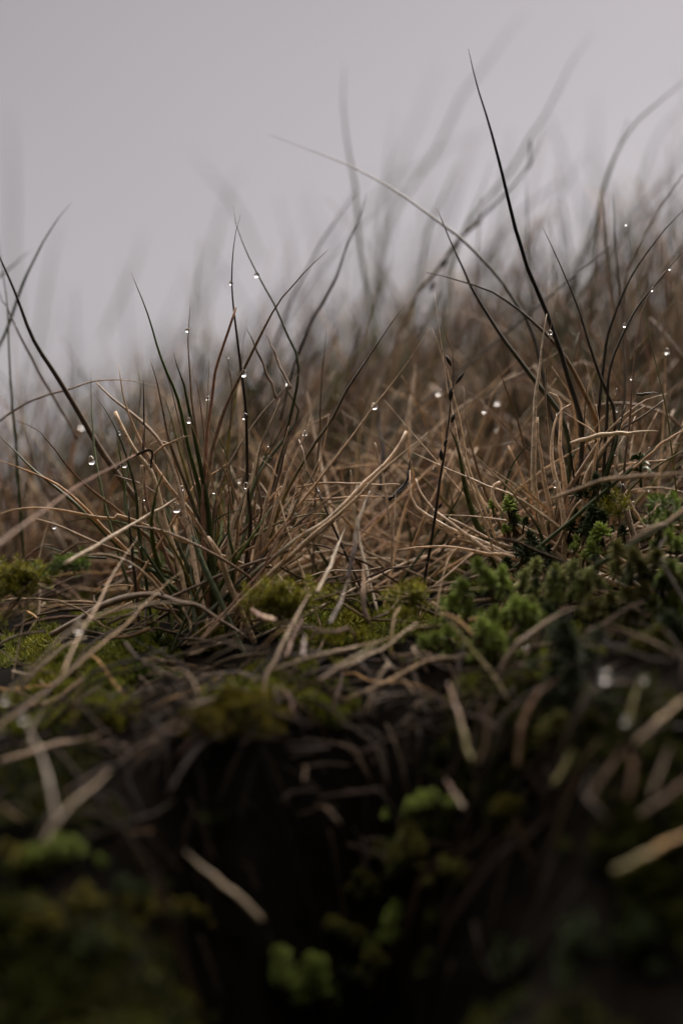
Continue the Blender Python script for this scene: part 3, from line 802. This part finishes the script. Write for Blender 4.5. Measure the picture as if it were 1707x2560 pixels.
for row in STONE.strip().split('\n'):
    spec_, tr, label_ = row.split('|')
    Y_, tone, sz = spec_.split()
    Y_, tone, sz = float(Y_), int(tone), float(sz)
    sz *= 1.25 if Y_ > .40 else .9
    pts = trace(tr)
    rg = random.Random(int(pts[0][0] * 13 + pts[0][1]))
    c0 = at(sum(p[0] for p in pts) / len(pts), max(p[1] for p in pts) + sz, Y_)
    c0.z = min(ground_z(c0.x, c0.y), c0.z)
    e_ = empty('stonecrop_clump', c0)
    tag(e_, label_, 'stonecrop', 'stonecrop growing on the bank')
    for p in pts:
        s_ = sz * K * Y_ * rg.uniform(.8, 1.1)
        yy = Y_ + rg.uniform(-.006, .006)
        if Y_ < .462:
            yy = min(Y_ if p[1] < 1760 and p[0] > 700 else 9, surf(p[0], p[1] + sz * .4) - rg.uniform(.002, .006))
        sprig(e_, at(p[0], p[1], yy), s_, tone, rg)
        for _ in range(4 if Y_ > .40 else 7):             # lower heads crowd round it
            q = at(p[0] + rg.uniform(-1.3, 1.3) * sz, p[1] + rg.uniform(.1, 1.2) * sz, yy + rg.uniform(.000, .008))
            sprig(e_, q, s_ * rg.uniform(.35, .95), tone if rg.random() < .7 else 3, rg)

# ------------------------------------------------------------------ a small plant with rounded leaves in the dry tuft
base = at(*px('h', 1180, 1060), .497)
e_ = empty('leafy_sprig', base)
tag(e_, 'small fresh green sprig with rounded leaves under the long green blade', 'plant')
G = Geo()
G.tube(spline([base - Vector((0, 0, .004)), at(*px('h', 1175, 960), .497), at(*px('h', 1165, 880), .497)], 8), [.0005] * 8, [(.06, .09, .03)] * 8, 6, .9)
G.build('stem', M_BLADE, e_, base)
for (x0, y0, x1, y1) in ((1170, 900, 1070, 905), (1175, 900, 1235, 880), (1180, 970, 1270, 950), (1180, 990, 1290, 1030), (1170, 1010, 1030, 1025), (1178, 960, 1120, 985), (1170, 880, 1160, 850)):
    a, b = at(*px('h', x0, y0), .497), at(*px('h', x1, y1), .494)
    G = Geo()
    S = spline([a, (a + b) / 2 + Vector((0, 0, .0012)), b], 9)
    ln = (b - a).length
    G.tube(S, [ln * .22 * max(math.sin(math.pi * min(max((i + .5) / 9.2, .03), .97)), .1) for i in range(9)], [(.055, .105, .025)] * 9, 8, .15, rnd.uniform(.6, 1.1), 0, .25)
    G.build('leaf', M_BLADE, e_, a)


# ------------------------------------------------------------------ moss
def moss_shoot(G, p, size, rg, colA, colB, up=None):
    d = Vector((rg.uniform(-.5, .5), rg.uniform(-.6, .4), 1)) if up is None else Vector(up) + Vector((rg.uniform(-.35, .35), rg.uniform(-.35, .35), rg.uniform(-.2, .35)))
    d.normalize()
    u = d.orthogonal().normalized()
    v = d.cross(u)
    kk = rg.uniform(.7, 1.25)
    for i in range(11):
        t = i / 10
        a = i * 2.4 + rg.uniform(0, .5)
        el = R(8 + 62 * t)
        ax = (u * math.cos(a) + v * math.sin(a)) * math.cos(el) + d * math.sin(el)
        sd_ = ax.cross(d)
        if sd_.length < 1e-6:
            continue
        sd_.normalize()
        b = p + d * size * (.15 + .6 * t)
        ln = size * (.75 - .2 * t)
        wv = ln * .15
        o = len(G.v)
        mid = b + ax * ln * .5
        tip_ = b + ax * ln + d * ln * .12
        for q, c in ((b - sd_ * wv * .5, 0), (b + sd_ * wv * .5, 0), (mid - sd_ * wv - d * wv * .3, .6), (mid + sd_ * wv - d * wv * .3, .6), (tip_, 1), (mid + d * wv * .25, .6)):
            G.v.append(tuple(q))
            G.c.append(tuple((colA[z] * (1 - c) + colB[z] * c) * kk for z in range(3)))
        G.f += [(o, o + 2, o + 5), (o, o + 5, o + 1), (o + 1, o + 5, o + 3), (o + 2, o + 4, o + 5), (o + 5, o + 4, o + 3)]


MOSS_A, MOSS_B = (.05, .055, .007), (.25, .235, .028)
rg = random.Random(5)
G = Geo()
for _ in range(17500):
    y = rg.uniform(.335, .58)
    x = rg.uniform(-.5, .5) * .52 * y
    n1 = noise.noise((x * 30, y * 30, 2.0)) + .35 * noise.noise((x * 110, y * 110, 3.0))
    right = x > .03 + .1 * noise.noise((y * 20, 1, 1))
    if n1 < (.02 if right else .0) or (abs(x + .005) < .028 and y < .42):
        continue
    if y < .435 and rg.random() < (.5 if x < .02 else .3):
        continue
    yl = noise.noise((x * 60, y * 60, 7.0)) * .5 + .5
    A = tuple(MOSS_A[z] * (1 - .5 * yl) + (.03, .06, .012)[z] * .5 * yl for z in range(3))
    B = tuple(MOSS_B[z] * (1 - .6 * yl) + (.12, .20, .03)[z] * .6 * yl for z in range(3))
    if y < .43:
        kf = rg.uniform(.06, .36)  # shade on the bank face is put into the moss colour
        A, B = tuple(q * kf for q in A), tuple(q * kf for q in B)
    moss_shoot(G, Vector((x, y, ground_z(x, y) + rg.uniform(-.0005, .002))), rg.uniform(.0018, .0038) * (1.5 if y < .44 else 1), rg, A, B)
o = G.build('moss', M_MOSS)
o['kind'] = 'stuff'
o['label'] = 'low yellow green moss carpeting the ground between straws'

MOSSY = '''
.480 22 26 .0038|k:200,280 180,310 230,300 250,270 160,330|yellow green moss tuft behind the thin upright straw
.478 22 26 .0036|k:50,410 30,430 90,400|yellow moss tuft at the frame edge on the mossy ground
.475 16 22 .0042|k:560,210 500,240 600,230|dark green moss tuft before the lying green blade
.452 18 26 .0046|k:490,920 430,960 400,1050 360,1140 330,1160|bright yellow green moss hanging under the long tan straws
.440 8 14 .0060|k:1050,880 1000,870 1110,870|starry green moss shoot alone on the dark bank
.435 9 16 .0058|k:1170,1090 1190,1130 1200,1070|curled bright green moss shoot below the starry one
.428 12 20 .0055|k:790,1410 700,1420 780,1480 1040,1400|moss tufts lowest on the shaded bank, partly yellow
.440 5 10 .0050|k:870,1080 860,1090|single yellowish moss shoot on the dark bank
.447 12 18 .0060|l:220,760 200,850 240,820|olive feathery moss tuft under the arching brown leaf
.470 26 30 .0040|l:850,470 720,540 800,590 900,540 880,420 760,480|moss patch beside the elongated white drop
.482 10 14 .0040|l:1130,490 1100,500 1160,485|small spiky moss star beside the pale propped straw
.450 18 26 .0055|l:1270,700 1350,730 1250,880 1290,840 1400,690|yellow moss around the curled pale leaf
.470 14 20 .0045|m:40,400 90,440 20,510|yellow moss beyond the hollow near the black stalk's foot
.480 10 16 .0042|h:1370,1290 1440,1420 1340,1500 1540,1420|wet green moss shoots under the far green blade
.492 8 14 .0040|h:960,1300 920,1400 900,1350|dull feathery moss shoot before the dark stonecrop
'''
for row in MOSSY.strip().split('\n'):
    spec_, tr, label_ = row.split('|')
    Y_, cnt, spread, sz = (float(q) for q in spec_.split())
    pts = trace(tr)
    rg = random.Random(int(pts[0][0] * 7 + pts[0][1]))
    c0 = at(*pts[0], Y_)
    G = Geo()
    green = any(q in label_ for q in ('dark green', 'starry', 'curled bright', 'wet green'))
    A = (.022, .040, .008) if green else MOSS_A
    B = (.13, .19, .03) if green else (.26, .24, .028)
    for p in pts:
        for _ in range(int(cnt)):
            q = at(p[0] + rg.gauss(0, spread * 1.4), p[1] + rg.gauss(0, spread * .5) + 12, (surf(*p) - .002 if Y_ < .46 else Y_) + rg.uniform(-.004, .006))
            moss_shoot(G, q, sz * rg.uniform(.6, 1.1), rg, A, B)
    tag(G.build('moss_tuft', M_MOSS, None, c0), label_, 'moss', 'moss on the bank')

# the round moss mound over the hollow
c0 = at(590, 1815, surf(590, 1830) - .004)
G = Geo()
rg = random.Random(3)
for _ in range(2600):
    a, q = rg.uniform(0, math.pi), rg.uniform(0, 2 * math.pi)
    nx_, ny_, nz_ = math.sin(a) * math.cos(q), math.sin(a) * math.sin(q), math.cos(a)
    if nz_ < -.25:
        continue
    f_ = 1 + .5 * noise.noise((nx_ * 2, ny_ * 2, nz_ * 2))
    moss_shoot(G, c0 + Vector((nx_ * .0135 * f_, ny_ * .010 * f_ + .004, nz_ * .0085 * f_)), rg.uniform(.0011, .0018), rg, (.035, .03, .004), (.15, .125, .012), (nx_, ny_, nz_ + .3))
o = G.build('moss_cushion', M_MOSS, None, c0)
tag(o, 'rounded olive moss mound overhanging the dark hollow', 'moss')

# ------------------------------------------------------------------ thatch: dead straw litter lying on the ground and down the bank
def stuff_blades(G, rows):
    for P, wd, c, sides, fl in rows:
        n = len(P)
        rad = [wd * .5 * (1 if i < n * .6 else 1 - .8 * ((i - n * .6) / (n * .4))) for i in range(n)]
        G.tube(P, rad, [c] * n, sides, fl, rnd.uniform(-1, 1), rnd.uniform(-1, 1), .1)


rg = random.Random(21)
G = Geo()
rows = []
for _ in range(1900):
    y = rg.uniform(.43, .64) if rg.random() < .82 else rg.uniform(.385, .43)
    x = rg.uniform(-.5, .5) * .54 * y
    if y < .43 and x < .02 and rg.random() < .5:
        continue
    if .44 < y < .525 and rg.random() < .62:
        continue
    inhol = math.exp(-((x + .002) / .036) ** 2 - ((y - .385) / .05) ** 2)
    if rg.random() < inhol * 1.15:
        continue
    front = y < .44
    ln = rg.uniform(.010, .055)
    a = rg.gauss(0, 1.1) + (math.pi if rg.random() < .5 else 0)
    dz = rg.gauss(.15, .42)
    P = []
    cx, cy = x, y
    h0 = rg.uniform(-.002, .008 if front else .016)
    cv = rg.gauss(0, .45)
    for q in range(7):
        t = q / 6
        P.append(Vector((cx, cy, ground_z(cx, cy) + h0 + dz * ln * t * (1 - .5 * t))))
        cx += math.cos(a + cv * t) * ln / 6
        cy += math.sin(a + cv * t) * ln / 6 * .6
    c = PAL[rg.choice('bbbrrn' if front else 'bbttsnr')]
    k = rg.uniform(.02, .16) if front else rg.uniform(.15, .8)  # front litter has the bank's shade put into its colour
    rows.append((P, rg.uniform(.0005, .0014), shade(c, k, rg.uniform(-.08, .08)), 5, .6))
# dead ends and rootlets hanging over the lip of the hollow
for _ in range(300):
    x, y = rg.gauss(-.012, .04), rg.uniform(.418, .468)
    ln = rg.uniform(.008, .032)
    a = rg.uniform(0, 6.28)
    dr = rg.uniform(-1.0, .45)
    c0 = Vector((x, y, ground_z(x, y) + rg.uniform(0, .007)))
    b1 = Vector((rg.uniform(-.4, .4), rg.uniform(-.4, .1), rg.uniform(-.7, .2))) * ln
    P = spline([c0, c0 + Vector((math.cos(a), math.sin(a) * .5 - .25, dr * .5)) * ln * .5, c0 + Vector((math.cos(a), math.sin(a) * .5 - .35, dr)) * ln * .8 + b1 * .4], 8)
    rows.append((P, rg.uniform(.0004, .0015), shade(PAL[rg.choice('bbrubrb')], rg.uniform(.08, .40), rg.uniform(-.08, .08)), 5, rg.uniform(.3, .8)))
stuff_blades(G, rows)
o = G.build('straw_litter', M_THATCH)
o['kind'] = 'stuff'
o['label'] = 'matted brown dead straw lying over the dark soil'

# ------------------------------------------------------------------ grass on the slope behind, past counting
rg = random.Random(99)


def slope_grass(name, n, y0, y1, hts, cols_, wd, label, clumps, top=.20):
    """blades in clumps, so that the sky shows between them"""
    G = Geo()
    rows = []
    feet = []
    for _ in range(clumps):
        y = y0 + (y1 - y0) * rg.random() ** .9
        feet.append(((.5 - rg.random() ** .8) * -.60 * y, y, rg.uniform(.6, 1.25), rg.gauss(.18, .22), rg.choice(cols_)))
    for _ in range(n):
        fx, fy, fh, fl, fc = rg.choice(feet)
        x, y = fx + rg.gauss(0, .008 * y0 / .6), fy + rg.gauss(0, .009)
        h = rg.uniform(*hts) * fh * (1 + .25 * max(x / y, 0) / .25) * (1.25 if rg.random() < .05 else 1)
        lean = fl + rg.gauss(.08, .42)
        bend = rg.gauss(.3, .6)
        ly = rg.gauss(0, .25)
        P = []
        p = Vector((x, y, ground_z(x, y) - .004))
        ns = 8
        for q in range(ns):
            P.append(p.copy())
            a = lean + bend * (q / ns) ** 1.5
            p = p + Vector((math.sin(a), ly, math.cos(a))) * (h / (ns - 1))
        if p.z / p.y > top + .36 * p.x / p.y:       # the blades that stand clear of the mass are built one by one
            continue
        c = PAL[fc if rg.random() < .55 else rg.choice(cols_)]
        rows.append((P, rg.uniform(*wd), shade(c, rg.uniform(.35, 1.0), rg.uniform(-.1, .1)), 4, .6))
    stuff_blades(G, rows)
    o = G.build(name, M_BLADE)
    o['kind'] = 'stuff'
    o['label'] = label


slope_grass('grass', 1700, .575, .72, (.035, .125), 'bbturowsw', (.0011, .0020), 'brown grass close behind the sharp tufts', 70)
slope_grass('grass', 1500, .72, .95, (.05, .16), 'bstuuowod', (.0014, .0024), 'soft brown grass covering the slope', 75)
slope_grass('grass', 700, .95, 1.5, (.08, .21), 'btbuowdw', (.0016, .0028), 'faint brown grass along the crest of the slope', 34)
slope_grass('grass', 480, .60, .85, (.11, .21), 'bduowbdr', (.0007, .0012), 'thin soft blades reaching above the brown slope', 75, .275)


# ------------------------------------------------------------------ dewdrops
DEW = '''
b:1078,930 7.5 .500|dewdrop on the tall dark upright blade, just under its bend
b:1340,835 8.5 .512|dewdrop hanging midway on the slanting dark green blade
b:655,1372 6 .502|dewdrop on the thin upright brown blade of the green tuft
b:1236,1775 8 .498|dewdrop under the brown blade that leans right from the green tuft
d:1193,662 7 .503|teardrop on the curved green blade
d:1232,965 9 .500|drop lower on the curved green blade, beside a bent straw
d:787,903 11 .520|oval white drop on the olive straw next to the thick dark stalk
d:805,645 9 .57|round soft drop behind the thick dark stalk
d:522,1570 8 .485|white drop on the pale straw above the mossy ground
d:1010,1680 7 .492|drop under the end of a pale straw at the tuft's foot
d:1146,1778 4 .488|tiny drop at the tip of an olive straw
d:1423,1280 5 .498|small drop on the reddish stalk under its curled leaf
e:1225,480 10.5 .499|large clear teardrop on the tall dark upright blade, lower down
e:1232,1162 8 .498|white drop above the broad pale leaf
e:545,1365 12 .496|largest sparkling drop deep inside the green tuft
e:618,1175 7.5 .499|bright round drop caught between two blades
e:670,512 7.5 .502|drop behind the second green spike
e:860,295 5.5 .505|clear drop on the yellow green blade
e:1472,887 9 .515|bright tilted drop between green tuft and straw tuft
e:1407,893 6 .518|fainter drop just beside the bright tilted drop
e:1457,750 5 .520|small soft drop above the bright tilted drop
f:393,147 9 .535|bright soft drop near the top of the green tuft's far blades
f:1313,382 9.5 .497|clear drop threaded by the orange stalk
f:636,640 6 .497|clear drop near the tip of a pale straw
f:325,1345 5.5 .495|white drop low between two pale straws
f:767,1190 5.5 .503|hollow looking drop on the dark slanting stalk
f:614,1685 5 .488|white drop under the green lower end of the bent straw
k:612,725 17 .445|big white drop behind the broad pale straw
k:1055,580 10 .45|soft drop where the two tan straws cross
k:1005,280 7 .478|bright drop on a straw near the broad pale straw's tip
k:170,1422 12 .42|white drop under the long tan straw
k:30,1330 11 .42|white drop at the frame edge under the long tan straw
k:1183,75 5 .494|small white drop at the green tuft's foot
h:383,780 8 .498|round drop on the paired pale bent straws
h:332,1140 8.5 .497|clear drop low on a pale upright straw
h:988,1185 12.5 .480|large drop hanging under the blurred tan straw
h:1096,1335 8 .495|drop hanging from the short pale straw above the stonecrop
h:1234,825 7.5 .500|white drop on the long green blade
h:935,232 6 .515|soft drop among upright stalks behind the dry tuft
h:1082,92 5 .510|small drop on the forked brown stalk
h:925,842 5.5 .500|drop on the curved pale straw inside the dry tuft
h:1290,1247 5 .50|faint drop over the mossy corner
g:1165,412 7 .535|white drop on a slanting brown stalk behind the dry tuft
g:783,142 8 .56|soft drop behind the black seed stalk
g:1465,1042 5.5 .512|small drop on a level straw near the lone stonecrop sprig
g:1370,585 6 .56|soft drop over the brown slope, the lower one
g:1310,318 8 .56|wide soft drop over the brown slope
j:287,1668 6 .505|clear drop on the mottled stalk in front of the brown slope
j:1022,670 4 .510|tiny drop near the tip of the thin straight stalk
j:977,1577 5.5 .512|white drop between the curving dark stalks
j:1266,1250 4 .503|small drop in the fork of the curving dark stalk
j:1540,1090 4.5 .52|drop at the edge beside the curving stalks
j:1466,1797 6 .525|soft drop low at the edge among brown stems
m:705,688 12 .428|bright drop on the wide curved tan leaf
m:1137,868 13 .395|big soft grey drop beside the olive stalk
m:1403,897 9 .395|soft grey drop on an olive straw at the edge of the black gap
n:1225,230 11 .39|soft grey drop above the stout reddish straw
m:215,268 6.5 .492|lens shaped drop under a level straw near the stonecrop
e:1237,925 3.5 .499|tiny drop on the dark upright blade below the teardrop
e:1270,1270 3.5 .499|tiny drop low on the dark upright blade
e:920,1213 5.5 .51|dim round drop behind the green tuft's brown stalks
e:1158,1107 6 .525|dim soft drop beyond the green tuft
e:1362,1207 4.5 .512|drop beside the broad pale leaf
e:445,1470 4 .494|tiny glint low on the grey green blade
e:300,1742 5 .492|flat white drop at the base of the thick dark stalk
e:850,1155 4.5 .500|small drop wedged in the tuft's centre
'''
SP = np.array([tuple(q) for q in SAMPLES])
SPX, SPY = SP[:, 0] / (K * SP[:, 1]) + 853.5, 1280 - SP[:, 2] / (K * SP[:, 1])


def hang(p, Y, r):
    """where a drop of radius r near P clings to the blade that passes there"""
    d = np.hypot(SPX - p[0], SPY - p[1]) + (np.abs(SP[:, 1] - Y) * 900 if Y > .45 else SP[:, 1] * 150 - 55)
    k = int(np.argmin(d))
    b = Vector(SP[k])
    if d[k] > 60:
        return at(p[0], p[1], Y)
    q = at(p[0], p[1], b.y - r * .8)
    v = q - b
    if v.length > r * .95:
        v *= r * .95 / v.length
    return b + v


for row in DEW.strip().split('\n'):
    spec_, label_ = row.split('|')
    c, rest = spec_.split(':')
    xy, r_, Y_ = rest.split()
    x, y = (float(q) for q in xy.split(','))
    r_, Y_ = float(r_), float(Y_)
    rr = r_ * K * Y_ * random.Random(int(x + 5 * y)).uniform(.7, 1.1)
    c0 = hang(px(c, x, y), Y_, rr)
    G = Geo()
    nu, nv = 20, 14
    wob = random.Random(int(x * 3 + y))
    tall = wob.uniform(1.0, 1.45)
    if Y_ < .45:
        rr *= 1.15
    wide, sway = wob.uniform(.82, 1.12), wob.uniform(-.4, .4)
    for i in range(nv + 1):
        t = math.pi * min(max(i / nv, .004), .996)
        zc, sr = math.cos(t), math.sin(t)
        sr *= 1 - .22 * max(zc, 0)
        for k in range(nu):
            a = 2 * math.pi * k / nu
            G.v.append((c0.x + rr * (sr * math.cos(a) * wide + sway * max(zc, 0) ** 2), c0.y + rr * sr * math.sin(a), c0.z + rr * (zc * (tall if zc > 0 else .94))))
            G.c.append((1, 1, 1))
    for i in range(nv):
        for k in range(nu):
            G.f.append((i * nu + k, (i + 1) * nu + k, (i + 1) * nu + (k + 1) % nu, i * nu + (k + 1) % nu))
    G.f.append(tuple(range(nu)))
    G.f.append(tuple(nv * nu + k for k in range(nu))[::-1])
    o = G.build('dewdrop', M_DEW, None, c0)
    tag(o, label_, 'dewdrop', 'dewdrops on the grass')

# fine beads along the wet blades, past counting
rg = random.Random(31)
G = Geo()
for _ in range(420):
    b = Vector(SP[rg.randrange(len(SP))])
    if abs(b.y - .5) > .04:
        continue
    r = rg.choice((.00018, .00022, .00028, .00038)) * rg.uniform(.8, 1.2)
    c0 = b + Vector((rg.uniform(-1, 1) * .0006, -.0006, rg.uniform(-.0006, .0002)))
    G.ball(c0 - Vector((0, 0, r)), (0, 0, 1), r, 2 * r, lambda q: (1, 1, 1), 8, 6, .8)
o = G.build('dew_beads', M_DEW)
o['kind'] = 'stuff'
o['label'] = 'fine mist of dew beads on the wet blades'
